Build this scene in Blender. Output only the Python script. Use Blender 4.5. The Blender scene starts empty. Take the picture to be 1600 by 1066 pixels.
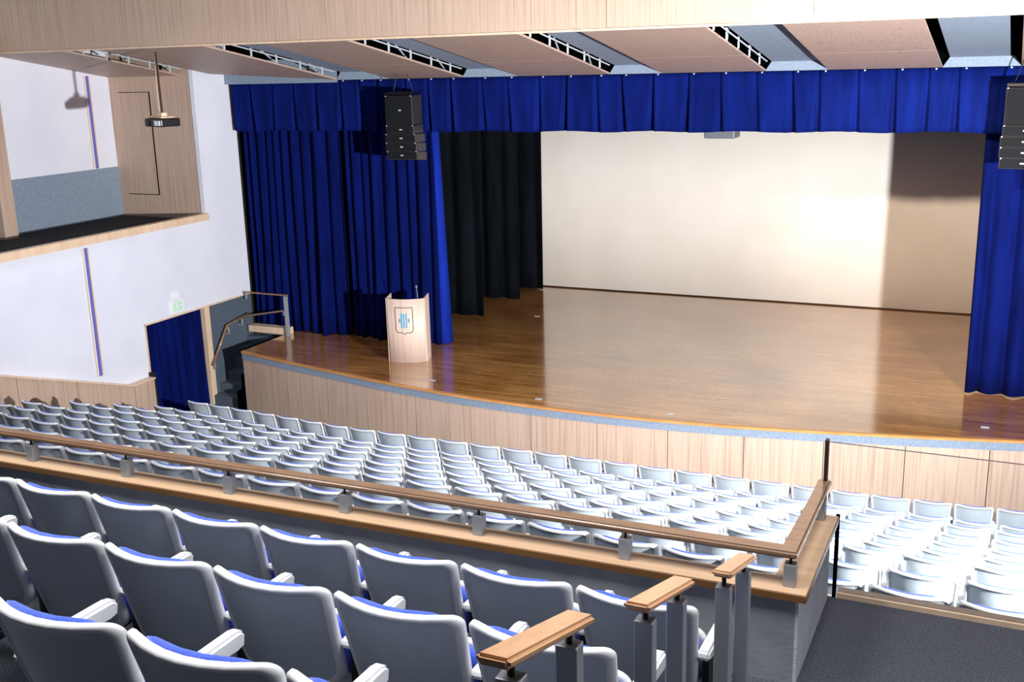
import bpy, bmesh, math, random
from mathutils import Vector, Matrix
rng = random.Random(7)
PI = math.pi
scene = bpy.context.scene
C = scene.collection

# ------------------------------------------------------------------ camera
YAW, PITCH, ROLL, FPX = -0.44066329, -0.25107809, -0.02586632, 1686.87
f = Vector((math.sin(YAW)*math.cos(PITCH), math.cos(YAW)*math.cos(PITCH), math.sin(PITCH)))
r0 = Vector((math.cos(YAW), -math.sin(YAW), 0)); u0 = r0.cross(f)
rr = r0*math.cos(ROLL) + u0*math.sin(ROLL); uu = -r0*math.sin(ROLL) + u0*math.cos(ROLL)
cam_d = bpy.data.cameras.new('camera'); cam = bpy.data.objects.new('camera', cam_d); C.objects.link(cam)
cam_d.sensor_width = 36.0; cam_d.lens = FPX/1600*36.0; cam_d.clip_start = 0.05; cam_d.clip_end = 200
m = Matrix((( rr.x, uu.x, -f.x), (rr.y, uu.y, -f.y), (rr.z, uu.z, -f.z))).to_4x4()
cam.matrix_world = m
scene.camera = cam

# ------------------------------------------------------------------ light
scene.view_settings.view_transform = 'Standard'
scene.view_settings.look = 'None'
scene.view_settings.gamma = 1.0
scene.view_settings.use_curve_mapping = False
scene.view_settings.exposure = 0.0
w = bpy.data.worlds.new('world'); scene.world = w; w.use_nodes = True
w.node_tree.nodes['Background'].inputs[0].default_value = (0.80, 0.88, 1.0, 1)
w.node_tree.nodes['Background'].inputs[1].default_value = 0.07

def lamp(name, kind, loc, target, power, color=(1,1,1), **kw):
    d = bpy.data.lights.new(name, kind); d.energy = power; d.color = color
    for k, v in kw.items(): setattr(d, k, v)
    o = bpy.data.objects.new(name, d); C.objects.link(o); o.location = loc
    if target is not None:
        o.rotation_euler = (Vector(target)-Vector(loc)).to_track_quat('-Z', 'Y').to_euler()
    return o
# flood light standing in the right-hand side balcony, aimed over the stalls at the stage
lamp('flood_light', 'SPOT', (3.75, 6.1, -1.95), (-9.2, 20.3, 1.9), 20000, (1.0, 0.985, 0.97),
     spot_size=math.radians(111), spot_blend=1.0, shadow_soft_size=0.16)
# point lamp added at the flood to brighten parapet side and carpet
lamp('flood_spill_fill', 'POINT', (3.75, 6.1, -1.9), None, 150, (1.0, 0.985, 0.97), shadow_soft_size=0.2)
# house lights in the auditorium ceiling
for x in (-12.0, -6.5, -1.0):
    lamp('house_light', 'AREA', (x, 11.6, 2.6), (x, 12.0, -6), 75, (0.93, 0.96, 1.0), shape='RECTANGLE', size=2.5, size_y=1.2, spread=math.radians(105))
for x in (-7.0, -3.6, -0.2):
    lamp('balcony_light', 'AREA', (x, 3.4, 2.7), (x, 3.6, -3), 150, (1.0, 0.98, 0.97), shape='RECTANGLE', size=1.4, size_y=2.2, spread=math.radians(130))
# warm front-of-house spot under the ceiling
lamp('warm_spot', 'SPOT', (-2.5, 7.5, 1.9), (-0.6, 24.0, -4.6), 8000, (1.0, 0.80, 0.62),
     spot_size=math.radians(34), spot_blend=1.0, shadow_soft_size=0.22)

# ------------------------------------------------------------------ materials
def lin(c):
    return tuple(((v/255)/12.92 if v/255 <= 0.04045 else ((v/255+0.055)/1.055)**2.4) for v in c) + (1,)
def base_mat(name, col, rough=0.6, metal=0.0, spec=0.5, coat=0.0, sheen=0.0):
    mt = bpy.data.materials.new(name); mt.use_nodes = True
    b = mt.node_tree.nodes['Principled BSDF']
    b.inputs['Base Color'].default_value = lin(col); b.inputs['Roughness'].default_value = rough
    b.inputs['Metallic'].default_value = metal; b.inputs['Specular IOR Level'].default_value = spec
    b.inputs['Coat Weight'].default_value = coat; b.inputs['Coat Roughness'].default_value = 0.08
    b.inputs['Sheen Weight'].default_value = sheen
    return mt, b
def noise_mat(name, cols, scale, rough=0.6, detail=4, bump=0.0, bscale=None, dist=0.0, **kw):
    """cols: list of (pos, rgb)"""
    mt, b = base_mat(name, cols[0][1], rough, **kw)
    nt = mt.node_tree; N = nt.nodes; L = nt.links
    tc = N.new('ShaderNodeTexCoord'); mp = N.new('ShaderNodeMapping'); mp.inputs['Scale'].default_value = scale
    L.new(tc.outputs['Object'], mp.inputs['Vector'])
    no = N.new('ShaderNodeTexNoise'); no.inputs['Scale'].default_value = 1.0; no.inputs['Detail'].default_value = detail
    no.inputs['Distortion'].default_value = dist
    L.new(mp.outputs[0], no.inputs['Vector'])
    cr = N.new('ShaderNodeValToRGB'); L.new(no.outputs['Fac'], cr.inputs[0])
    el = cr.color_ramp.elements
    el[0].position = cols[0][0]; el[0].color = lin(cols[0][1]); el[1].position = cols[-1][0]; el[1].color = lin(cols[-1][1])
    for p, c in cols[1:-1]:
        e = el.new(p); e.color = lin(c)
    L.new(cr.outputs[0], b.inputs['Base Color'])
    if bump:
        bp = N.new('ShaderNodeBump'); bp.inputs['Strength'].default_value = bump; bp.inputs['Distance'].default_value = 0.01
        if bscale:
            n2 = N.new('ShaderNodeTexNoise'); n2.inputs['Scale'].default_value = bscale; L.new(tc.outputs['Object'], n2.inputs['Vector'])
            L.new(n2.outputs['Fac'], bp.inputs['Height'])
        else: L.new(no.outputs['Fac'], bp.inputs['Height'])
        L.new(bp.outputs[0], b.inputs['Normal'])
    return mt
LAM = [(0.30, (172,145,128)), (0.45, (188,162,144)), (0.6, (198,174,156)), (0.72, (180,154,136))]
M = {}
M['lam'] = noise_mat('oak_laminate', LAM, (34,34,0.7), 0.5, 6)
M['lam_y'] = noise_mat('oak_laminate_ceiling', [(0.3,(158,134,122)),(0.5,(182,158,144)),(0.7,(166,141,128))], (30,1.4,30), 0.5, 5)
M['lam_edge'] = noise_mat('oak_edge', [(0.3,(214,184,156)),(0.7,(232,206,180))], (8,8,1), 0.5)
M['white_wall'] = noise_mat('painted_wall', [(0.3,(218,221,236)),(0.7,(226,229,242))], (1.2,1.2,1.2), 0.75, 3, bump=0.05, bscale=60)
M['carpet_wall'] = noise_mat('blue_grey_carpet', [(0.3,(112,128,148)),(0.7,(140,155,173))], (45,45,45), 0.95, 5)
M['carpet_dark_wall'] = noise_mat('slate_carpet', [(0.3,(66,78,94)),(0.7,(84,97,112))], (45,45,45), 0.95, 5)
M['carpet'] = noise_mat('dark_carpet', [(0.36,(50,52,60)),(0.55,(74,77,87)),(0.7,(100,103,114))], (130,130,130), 0.98, 8, bump=0.4, bscale=150)
M['floor_lower'] = noise_mat('stalls_carpet', [(0.3,(60,64,74)),(0.7,(92,98,110))], (60,60,60), 0.95, 5)
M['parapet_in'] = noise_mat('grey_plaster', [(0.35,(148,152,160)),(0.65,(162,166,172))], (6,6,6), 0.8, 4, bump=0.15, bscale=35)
M['parapet_side_lit'] = noise_mat('grey_plaster_lit', [(0.35,(206,212,220)),(0.65,(224,228,234))], (6,6,6), 0.8, 4, bump=0.3, bscale=45)  # parapet plaster lightened so the side face looks lit from the right
M['counter'] = noise_mat('counter_wood', [(0.3,(190,158,126)),(0.55,(204,172,140)),(0.75,(194,162,130))], (1.2,14,14), 0.45, 5, spec=0.3)
M['counter_edge'] = noise_mat('counter_wood_edge', [(0.3,(112,78,44)),(0.7,(134,96,56))], (2,10,20), 0.35, 5)
M['rail'] = noise_mat('rail_wood', [(0.3,(122,92,70)),(0.55,(142,112,88)),(0.75,(130,100,78))], (3,22,22), 0.25, 5, coat=0.35)
M['rail_warm'] = noise_mat('aisle_rail_wood', [(0.3,(188,142,102)),(0.55,(208,162,120)),(0.75,(196,150,110))], (22,3,22), 0.3, 5, coat=0.2)
M['stage_edge'] = noise_mat('stage_lip_wood', [(0.3,(190,128,70)),(0.7,(212,152,92))], (2,12,12), 0.3, 5)
M['metal'] = base_mat('brushed_aluminium', (164,170,176), 0.42, 0.35)[0]
M['black_metal'] = base_mat('black_metal', (22,20,22), 0.4, 0.4)[0]
M['black'] = noise_mat('matt_black', [(0.4,(8,8,10)),(0.6,(14,14,17))], (10,10,10), 0.9)
M['void'] = base_mat('ceiling_void', (4,5,7), 1.0, spec=0.0)[0]
M['truss'] = base_mat('galvanised_steel', (196,204,212), 0.5, 0.1)[0]
M['plastic'] = noise_mat('seat_plastic', [(0.4,(177,190,202)),(0.6,(184,196,207))], (3,3,3), 0.42, 2)
M['plastic_w'] = base_mat('seat_plastic_white_lit_rim', (226,229,232), 0.4)[0]  # white arms and pans; on the backrest rim it paints in overhead light
M['cushion'] = noise_mat('seat_fabric', [(0.35,(58,88,204)),(0.65,(74,104,216))], (120,120,120), 0.9, 4, sheen=0.3)
M['seat_metal'] = base_mat('seat_frame_metal', (20,22,26), 0.5, 0.2)[0]
M['speaker'] = noise_mat('speaker_grille', [(0.4,(14,16,20)),(0.6,(24,27,32))], (160,160,160), 0.85, 3, spec=0.15)
M['speaker_side'] = base_mat('speaker_cabinet', (46,44,46), 0.5)[0]
M['badge'] = base_mat('silver_badge', (215,220,228), 0.3, 0.3)[0]
M['projector'] = base_mat('projector_casing', (24,27,33), 0.35)[0]
M['projector_g'] = base_mat('projector_grey', (96,100,108), 0.45)[0]
M['sign_w'] = base_mat('sign_white', (240,244,244), 0.5)[0]
M['sign_g'] = base_mat('sign_green', (196,234,212), 0.5)[0]
M['violet'] = base_mat('violet_strip', (104,104,184), 0.7)[0]
M['brown_item'] = noise_mat('brown_fabric', [(0.3,(70,50,38)),(0.7,(100,76,58))], (20,20,20), 0.8)
M['brown_post'] = base_mat('dark_bronze', (62,44,38), 0.4, 0.3)[0]
M['cyan'] = base_mat('cyan_print', (56,164,206), 0.5)[0]
M['cyan_d'] = base_mat('teal_print', (60,140,166), 0.5)[0]
M['grey_line'] = base_mat('grey_print', (84,78,78), 0.5)[0]
M['cyc'] = noise_mat('backdrop_cloth', [(0.4,(243,237,228)),(0.6,(247,242,234))], (0.8,0.8,0.8), 0.85, 2)
def velvet(name, a, b_, sheen):
    mt = noise_mat(name, [(0.35, a), (0.65, b_)], (5,5,0.8), 0.9, 4, sheen=sheen, spec=0.08)
    return mt
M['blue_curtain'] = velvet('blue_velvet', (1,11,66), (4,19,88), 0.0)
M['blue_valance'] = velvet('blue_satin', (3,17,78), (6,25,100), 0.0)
M['blue_lit'] = velvet('blue_velvet_lit', (16,38,140), (24,50,160), 0.0)  # curtain velvet in a brighter blue, painting in light on the turned edge
M['black_curtain'] = velvet('black_serge', (5,9,14), (14,19,26), 0.0)
M['yellow'] = base_mat('yellow_plastic', (210,190,70), 0.5)[0]
def glass():
    mt = bpy.data.materials.new('clear_glass'); mt.use_nodes = True
    nt = mt.node_tree; N = nt.nodes; L = nt.links; out = N['Material Output']; N.remove(N['Principled BSDF'])
    tr = N.new('ShaderNodeBsdfTransparent'); tr.inputs[0].default_value = (0.965,0.975,0.975,1)
    gl = N.new('ShaderNodeBsdfGlossy'); gl.inputs['Roughness'].default_value = 0.03
    fr = N.new('ShaderNodeFresnel'); fr.inputs['IOR'].default_value = 1.35
    mx = N.new('ShaderNodeMixShader'); L.new(fr.outputs[0], mx.inputs[0]); L.new(tr.outputs[0], mx.inputs[1]); L.new(gl.outputs[0], mx.inputs[2])
    L.new(mx.outputs[0], out.inputs['Surface']); return mt
M['glass'] = glass()
def stage_wood():
    mt, b = base_mat('stage_boards', (120,70,30), 0.2, spec=0.6, coat=1.0)
    nt = mt.node_tree; N = nt.nodes; L = nt.links
    tc = N.new('ShaderNodeTexCoord')
    br = N.new('ShaderNodeTexBrick'); br.offset = 0.37; br.inputs['Scale'].default_value = 1.0
    br.inputs['Brick Width'].default_value = 1.7; br.inputs['Row Height'].default_value = 0.11
    br.inputs['Mortar Size'].default_value = 0.0015; br.inputs['Color1'].default_value = (0,0,0,1); br.inputs['Color2'].default_value = (1,1,1,1)
    br.inputs['Mortar'].default_value = (0.2,0.2,0.2,1); br.inputs['Bias'].default_value = 0.0
    L.new(tc.outputs['Object'], br.inputs['Vector'])
    mp = N.new('ShaderNodeMapping'); mp.inputs['Scale'].default_value = (1.3, 15, 1); L.new(tc.outputs['Object'], mp.inputs[0])
    no = N.new('ShaderNodeTexNoise'); no.inputs['Scale'].default_value = 1.0; no.inputs['Detail'].default_value = 7; L.new(mp.outputs[0], no.inputs['Vector'])
    big = N.new('ShaderNodeTexNoise'); big.inputs['Scale'].default_value = 0.7; big.inputs['Detail'].default_value = 4; L.new(tc.outputs['Object'], big.inputs['Vector'])
    a = N.new('ShaderNodeMath'); a.operation = 'MULTIPLY'; a.inputs[1].default_value = 0.12; L.new(br.outputs['Color'], a.inputs[0])
    a2 = N.new('ShaderNodeMath'); a2.operation = 'MULTIPLY_ADD'; a2.inputs[1].default_value = 0.55; L.new(no.outputs['Fac'], a2.inputs[0]); L.new(a.outputs[0], a2.inputs[2])
    a3 = N.new('ShaderNodeMath'); a3.operation = 'MULTIPLY_ADD'; a3.inputs[1].default_value = 0.62; L.new(big.outputs['Fac'], a3.inputs[0]); L.new(a2.outputs[0], a3.inputs[2])
    cr = N.new('ShaderNodeValToRGB'); L.new(a3.outputs[0], cr.inputs[0])
    e = cr.color_ramp.elements; e[0].position = 0.42; e[0].color = lin((124,76,34)); e[1].position = 0.9; e[1].color = lin((212,158,94)); b.inputs['Coat IOR'].default_value = 1.75
    x = e.new(0.64); x.color = lin((174,118,60))
    L.new(cr.outputs[0], b.inputs['Base Color'])
    rm = N.new('ShaderNodeMapRange'); rm.inputs['To Min'].default_value = 0.12; rm.inputs['To Max'].default_value = 0.24
    L.new(big.outputs['Fac'], rm.inputs['Value']); L.new(rm.outputs[0], b.inputs['Roughness'])
    return mt
M['stage'] = stage_wood()

# ------------------------------------------------------------------ helpers
def empty(name, loc, rz=0.0):
    o = bpy.data.objects.new(name, None); C.objects.link(o); o.location = loc; o.rotation_euler = (0,0,rz)
    o.empty_display_size = 0.2
    return o
def tag(o, label=None, cat=None, group=None, kind=None):
    if label: o['label'] = label
    if cat: o['category'] = cat
    if group: o['group'] = group
    if kind: o['kind'] = kind
    return o
def link(name, bm, mat, parent=None, smooth=False, loc=(0,0,0), label=None):
    """bm in coordinates local to parent (or world minus loc when top-level)"""
    me = bpy.data.meshes.new(name)
    bmesh.ops.recalc_face_normals(bm, faces=bm.faces)
    bm.to_mesh(me); bm.free()
    for mm in (mat if isinstance(mat, (list, tuple)) else [mat]): me.materials.append(mm)
    if smooth:
        for p in me.polygons: p.use_smooth = True
    o = bpy.data.objects.new(name, me); C.objects.link(o); o.location = loc
    if parent is not None: o.parent = parent
    if label: o['label'] = label
    return o
def rec(bm, x0, x1, y0, y1, z0, z1, bev=0.0, segs=2, mi=0, mat4=None):
    vs = [bm.verts.new(v) for v in ((x0,y0,z0),(x1,y0,z0),(x1,y1,z0),(x0,y1,z0),(x0,y0,z1),(x1,y0,z1),(x1,y1,z1),(x0,y1,z1))]
    fs = [bm.faces.new([vs[i] for i in q]) for q in ((0,3,2,1),(4,5,6,7),(0,1,5,4),(1,2,6,5),(2,3,7,6),(3,0,4,7))]
    for q in fs: q.material_index = mi
    if bev:
        es = {e for q in fs for e in q.edges}
        r = bmesh.ops.bevel(bm, geom=list(es), offset=bev, segments=segs, profile=0.5, affect='EDGES')
        vs = list({v for q in r['faces'] for v in q.verts} | {v for v in vs if v.is_valid})
    if mat4 is not None: bmesh.ops.transform(bm, matrix=mat4, verts=[v for v in vs if v.is_valid])
    return bm
def box(name, x0, x1, y0, y1, z0, z1, mat, parent=None, bev=0.0, label=None, smooth=False):
    """world-coordinate box; parent's location is subtracted"""
    bm = bmesh.new()
    if parent is not None:
        px, py, pz = world_loc(parent)
        rec(bm, x0-px, x1-px, y0-py, y1-py, z0-pz, z1-pz, bev)
        return link(name, bm, mat, parent, smooth, label=label)
    cx, cy = (x0+x1)/2, (y0+y1)/2
    rec(bm, x0-cx, x1-cx, y0-cy, y1-cy, 0, z1-z0, bev)
    return link(name, bm, mat, None, smooth, (cx,cy,z0), label=label)
def world_loc(o):
    v = Vector((0,0,0))
    while o is not None:
        v += o.location; o = o.parent
    return v
def prism(bm, pts, axis, a0, a1, mi=0):
    """extrude polygon pts (2D) along axis"""
    def P(p, a):
        return {'x': (a,p[0],p[1]), 'y': (p[0],a,p[1]), 'z': (p[0],p[1],a)}[axis]
    A = [bm.verts.new(P(p,a0)) for p in pts]; B = [bm.verts.new(P(p,a1)) for p in pts]
    n = len(pts); fs = [bm.faces.new(A), bm.faces.new(B[::-1])]
    for i in range(n): fs.append(bm.faces.new((A[i], A[(i+1)%n], B[(i+1)%n], B[i])))
    for q in fs: q.material_index = mi
def tube(bm, pts, rad, seg=8, cap=True, mi=0):
    pts = [Vector(p) for p in pts]; rings = []
    for i, p in enumerate(pts):
        d = (pts[min(i+1,len(pts)-1)] - pts[max(i-1,0)]).normalized()
        a = Vector((0,0,1)) if abs(d.z) < 0.9 else Vector((1,0,0))
        s = d.cross(a).normalized(); t = d.cross(s).normalized()
        rd = rad[i] if isinstance(rad, (list,tuple)) else rad
        rings.append([bm.verts.new(p + s*rd*math.cos(2*PI*k/seg) + t*rd*math.sin(2*PI*k/seg)) for k in range(seg)])
    for a, b in zip(rings, rings[1:]):
        for k in range(seg):
            q = bm.faces.new((a[k], a[(k+1)%seg], b[(k+1)%seg], b[k])); q.material_index = mi
    if cap: bm.faces.new(rings[0]); bm.faces.new(rings[-1][::-1])
def interp(tab, x):
    if x <= tab[0][0]:
        a, b = tab[0], tab[1]
    elif x >= tab[-1][0]: a, b = tab[-2], tab[-1]
    else:
        for a, b in zip(tab, tab[1:]):
            if a[0] <= x <= b[0]: break
    return a[1] + (b[1]-a[1])*(x-a[0])/(b[0]-a[0])
def project(p):
    p = Vector(p); c = p.dot(f)
    return 800+FPX*p.dot(rr)/c, 533-FPX*p.dot(uu)/c

ZS = -5.5           # stage floor
ZF = -6.79          # front stalls floor
ZB = -2.97          # balcony floor
def st(o): o['kind'] = 'structure'; return o

# ------------------------------------------------------------------ floors
# raked floor of the stalls (terraces), one floor object
ROWY = {1:14.74, 2:13.50, 3:12.58, 4:11.65, 5:10.70, 6:9.80, 7:8.92, 8:8.02, 9:7.12, 10:6.22}
bm = bmesh.new()
prev = 17.8
prof = []
for k in range(1, 11):
    z = -3.48-0.31*(9-k)-0.83
    y0 = ROWY[k]-0.30 if k > 1 else ROWY[1]-0.42
    prof.append((y0, prev, z)); prev = y0
prof.append((5.3, prev, -3.48+0.31*2-0.83))
for y0, y1, z in prof:
    rec(bm, -15.0, 5.2, y0, y1, -7.2, z)
st(link('floor', bm, M['floor_lower']))
# balcony terraces
bm = bmesh.new()
rec(bm, -9.0, 5.2, 3.36, 5.78, ZB-0.25, ZB)
rec(bm, -9.0, 5.2, 2.43, 3.36, ZB-0.25, ZB+0.31)
rec(bm, -9.0, 5.2, 1.50, 2.43, ZB-0.25, ZB+0.62)
rec(bm, -9.0, 5.2, 0.40, 1.50, ZB-0.25, ZB+0.93)
st(link('floor_balcony', bm, M['carpet']))
bm = bmesh.new(); rec(bm, -0.74, 5.2, 5.78, 5.86, ZB-0.03, ZB+0.03); rec(bm, -0.74, 5.2, 5.80, 5.84, -4.1, ZB-0.03)
st(link('trim_1', bm, M['lam_edge']))
# rear part of the room, behind and beside the camera
bm = bmesh.new(); rec(bm, 5.2, 5.3, -7.0, 17.0, -7.2, 3.3); st(link('wall_right', bm, M['white_wall']))
bm = bmesh.new(); rec(bm, -19.0, 5.3, -7.1, -7.0, -7.2, 3.3); st(link('wall_rear', bm, M['carpet_dark_wall']))
bm = bmesh.new(); rec(bm, -22.0, 5.3, -7.1, 14.5, 2.9, 3.0); st(link('ceiling_house', bm, M['carpet_dark_wall']))
bm = bmesh.new(); rec(bm, -19.0, 5.2, -7.0, 0.4, ZB-0.25, ZB+1.1); st(link('floor_rear', bm, M['carpet']))
# ------------------------------------------------------------------ left wall
XW = -15.0
bm = bmesh.new()
def wall_piece(y0, y1, z0, z1): rec(bm, XW-0.1, XW, y0, y1, z0, z1)
wall_piece(-7.0, 15.3, -7.2, -2.93)
wall_piece(15.3, 16.95, -4.67, -2.93)
wall_piece(16.95, 18.5, -4.69, -2.93)
wall_piece(17.31, 18.5, -2.93, 1.2)
wl = st(link('wall_left', bm, M['white_wall']))
bm = bmesh.new(); rec(bm, XW-0.1, XW, 17.1, 18.5, -7.2, -4.69)
st(link('wall_left_lower', bm, M['carpet_dark_wall']))
bm = bmesh.new()   # thin line of trim over door and carpeted part, door jamb
rec(bm, XW, XW+0.02, 15.26, 18.52, -4.70, -4.67)
rec(bm, XW, XW+0.015, 15.26, 15.30, ZF, -4.67)
st(link('trim_2', bm, M['lam_edge']))
box('trim_3', XW-0.09, XW+0.03, 16.95, 17.1, ZF, -4.69, M['lam_edge'])['kind'] = 'structure'
# violet strips with pale edges
for n, (x, y, z0, z1) in enumerate(((XW, 14.06, -5.36, -2.99), (-17.24, 16.74, -1.87, -0.02))):
    bm = bmesh.new(); rec(bm, x, x+0.012, y-0.035, y+0.03, z0, z1)
    bm2 = bmesh.new(); rec(bm2, x, x+0.016, y+0.03, y+0.06, z0, z1); rec(bm2, x, x+0.016, y-0.095, y-0.075, z0, z1)
    t = st(empty('trim_%d' % (4+n), (0,0,0)))
    link('violet_strip', bm, M['violet'], t); link('edge_strip', bm2, M['lam_edge'], t)
# recess (side balcony) of the left wall
bm = bmesh.new(); rec(bm, -17.34, -17.24, 4.0, 17.41, -1.88, 1.5); st(link('wall_recess_back', bm, M['white_wall']))
bm = bmesh.new(); rec(bm, -17.34, -17.23, 4.0, 17.41, -3.1, -1.88); st(link('wall_recess_back_lower', bm, M['carpet_wall']))
we = st(empty('wall_recess_end', (-16.1, 17.31, -2.92)))
box('panel', -17.24, -15.1, 17.31, 17.41, -2.95, 0.4, M['lam'], we)
box('white_return', -15.1, -15.0, 17.295, 17.31, -2.93, 0.4, M['white_wall'], we)
bm = bmesh.new()
for a in ((-17.0,-16.18,-0.372,-0.36), (-16.19,-16.165,-2.44,-0.36), (-17.0,-16.165,-2.455,-2.44)):
    rec(bm, a[0]+16.1, a[1]+16.1, -0.006, 0.0, a[2]+2.92, a[3]+2.92)
link('hatch_gap', bm, M['void'], we)
box('floor_recess', -17.24, -15.02, 4.0, 17.31, -3.0, -2.92, M['black'])['kind'] = 'structure'
box('trim_6', -15.08, -14.93, 3.0, 17.31, -2.93, -2.79, M['lam_edge'])['kind'] = 'structure'
box('wall_recess_pillar', -17.24, -16.9, 14.0, 14.3, -2.92, 0.9, M['lam'])['kind'] = 'structure'
# dado following the rake
dado = st(empty('baseboard_left', (XW, 15.0, ZF)))
def dz(y): return -5.70 if y > 14.69 else -5.70 + 0.343*(14.69-y)
ys = [6.0, 8.35, 10.35, 11.0, 12.12, 13.35, 14.69, 15.23]
for i in range(len(ys)-1):
    y0, y1 = ys[i]+0.012, ys[i+1]
    if i == 2: pass
    bm = bmesh.new()
    prism(bm, [(y0-15.0, -0.1), (y1-15.0, -0.1), (y1-15.0, dz(y1)-ZF-0.03), (y0-15.0, dz(y0)-ZF-0.03)], 'x', 0.005, 0.14)
    link('wood_panel', bm, M['lam'], dado)
bm = bmesh.new()
prism(bm, [(6.0-15, dz(6)-ZF-0.03), (14.69-15, -5.70-ZF-0.03), (15.25-15, -5.70-ZF-0.03), (15.25-15, -5.70-ZF), (14.69-15, -5.70-ZF), (6-15, dz(6)-ZF)], 'x', 0.002, 0.16)
link('ledge', bm, M['lam_edge'], dado)
box('wall_left_black_return', XW-0.04, XW+0.13, 15.24, 15.30, ZF, -5.62, M['black'])['kind'] = 'structure'

# ------------------------------------------------------------------ pleated cloth
def pleats(x0, x1, z0, z1, amp, period, seed, flare=1.0, rag=0.0, nz=10, dx=0.025):
    """cloth hanging along x with irregular folds; local origin x0.., y about 0"""
    rg = random.Random(seed); xs = []; x = x0
    n = int((x1-x0)/dx)
    knots = []; s = x0-1
    while s < x1+1:
        w_ = period*(0.55+0.9*rg.random()); knots.append((s, w_, amp*(0.5+rg.random()*0.8), rg.uniform(-0.25,0.25))); s += w_
    bm_ = bmesh.new(); grid = []
    for j in range(nz+1):
        v = j/nz; z = z1+(z0-z1)*v; row = []
        for i in range(n+1):
            x = x0+(x1-x0)*i/n
            for kx, kw, ka, kd in knots:
                if kx <= x < kx+kw: break
            t = (x-kx)/kw
            fold = 0.5-0.5*math.cos(2*PI*t)
            fold = fold**(0.75+kd)
            a = ka*(0.55+0.45*v*flare)
            y = -a*fold + 0.25*a*math.sin(5*x+3*v+seed)*v
            dxx = kd*0.10*v*math.sin(PI*t)
            zz = z + (rag*math.sin(9*x+seed)*v if j == nz else 0)
            row.append(bm_.verts.new((x+dxx, y, zz)))
        grid.append(row)
    for a, b in zip(grid, grid[1:]):
        for i in range(n): bm_.faces.new((a[i], a[i+1], b[i+1], b[i]))
    return bm_
def solid(o, t):
    md = o.modifiers.new('thickness', 'SOLIDIFY'); md.thickness = t; md.offset = 0
    return o
# door curtain in the left wall doorway (runs along y)
bm = pleats(0, 1.66, 0.02, 2.11, 0.07, 0.16, 5)
bmesh.ops.rotate(bm, verts=bm.verts, cent=(0,0,0), matrix=Matrix.Rotation(PI/2, 3, 'Z'))
o = link('door_curtain', bm, M['blue_curtain'], None, True, (XW-0.09, 15.29, ZF)); solid(o, 0.006)
tag(o, 'royal blue pleated curtain hanging in the side doorway under the exit sign', 'curtain')
box('wall_behind_door', XW-0.5, XW-0.4, 14.8, 17.4, -7.2, -4.0, M['black'])['kind'] = 'structure'

# ------------------------------------------------------------------ signs
s = empty('exit_sign', (XW, 16.19, -4.63)); tag(s, 'pale green and white emergency exit sign above the doorway curtain', 'sign')
box('sign_plate', XW, XW+0.03, 16.01, 16.37, -4.625, -4.385, M['sign_w'], s, 0.004)
bm = bmesh.new(); rec(bm, 0.03, 0.033, -0.13, 0.13, 0.03, 0.22); link('green_field', bm, M['sign_g'], s)
bm = bmesh.new()   # running figure and arrow in white
X0, X1 = 0.033, 0.036
def quad_yz(pts): prism(bm, pts, 'x', X0, X1)
quad_yz([(-0.03,0.185),(-0.005,0.185),(-0.005,0.21),(-0.03,0.21)])
quad_yz([(-0.055,0.12),(-0.02,0.11),(-0.005,0.175),(-0.035,0.18)])
quad_yz([(-0.055,0.12),(-0.085,0.06),(-0.07,0.05),(-0.035,0.115)])
quad_yz([(-0.04,0.115),(0.005,0.09),(-0.01,0.045),(0.008,0.04),(0.028,0.098),(-0.015,0.125)])
quad_yz([(-0.005,0.165),(0.035,0.135),(0.03,0.122),(-0.01,0.147)])
quad_yz([(0.05,0.12),(0.08,0.12),(0.08,0.10),(0.115,0.13),(0.08,0.16),(0.08,0.14),(0.05,0.14)])
link('running_man_symbol', bm, M['sign_w'], s)
s = box('notice_plate', XW, XW+0.025, 16.08, 16.28, -4.335, -4.20, M['sign_w'], None, 0.006)
tag(s, 'small blank white rectangular plate fixed on the wall above the exit sign', 'sign')

# ------------------------------------------------------------------ stage
EDGE = [(-14.0,16.80),(-12.85,16.50),(-11.53,16.22),(-10.23,15.93),(-8.64,15.68),(-7.6,15.59),(-6.6,15.55),(-5.57,15.55),(-4.42,15.63),(-3.27,15.77),(-2.15,15.98),(-0.99,16.22),(0.39,16.54),(2.0,16.98),(3.0,17.3)]
def ey(x):
    return 0.5*interp(EDGE, x)+0.25*interp(EDGE, x-0.35)+0.25*interp(EDGE, x+0.35)
stage = empty('stage', (-5.5, 18.0, ZF)); tag(stage, 'raised glossy wooden stage with curved oak-panelled front', 'stage')
OX, OY, OZ = -5.5, 18.0, ZF
xs = [-14.0+17.0*i/80 for i in range(81)]
def curved(name, off0, off1, z0, z1, mat, xa=-14.0, xb=3.0, n=80, back=None, smooth=False):
    """strip following the stage edge, from y=edge+off0 to edge+off1"""
    bm = bmesh.new(); rows = []
    for i in range(n+1):
        x = xa+(xb-xa)*i/n; y = ey(x)
        yb = back if back is not None else y+off1
        rows.append([bm.verts.new((x-OX, y+off0-OY, z0-OZ)), bm.verts.new((x-OX, y+off0-OY, z1-OZ)), bm.verts.new((x-OX, yb-OY, z1-OZ)), bm.verts.new((x-OX, yb-OY, z0-OZ))])
    for a, b in zip(rows, rows[1:]):
        for k in range(4): bm.faces.new((a[k], b[k], b[(k+1)%4], a[(k+1)%4]))
    bm.faces.new(rows[0][::-1]); bm.faces.new(rows[-1])
    return link(name, bm, mat, stage, smooth)
curved('stage_floor', 0.06, 0, ZS-0.05, ZS, M['stage'], back=25.4)
curved('stage_lip', 0.0, 0.07, ZS-0.035, ZS+0.004, M['stage_edge'])
curved('grey_band', 0.02, 0.10, ZS-0.165, ZS-0.035, M['carpet_wall'])
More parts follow.
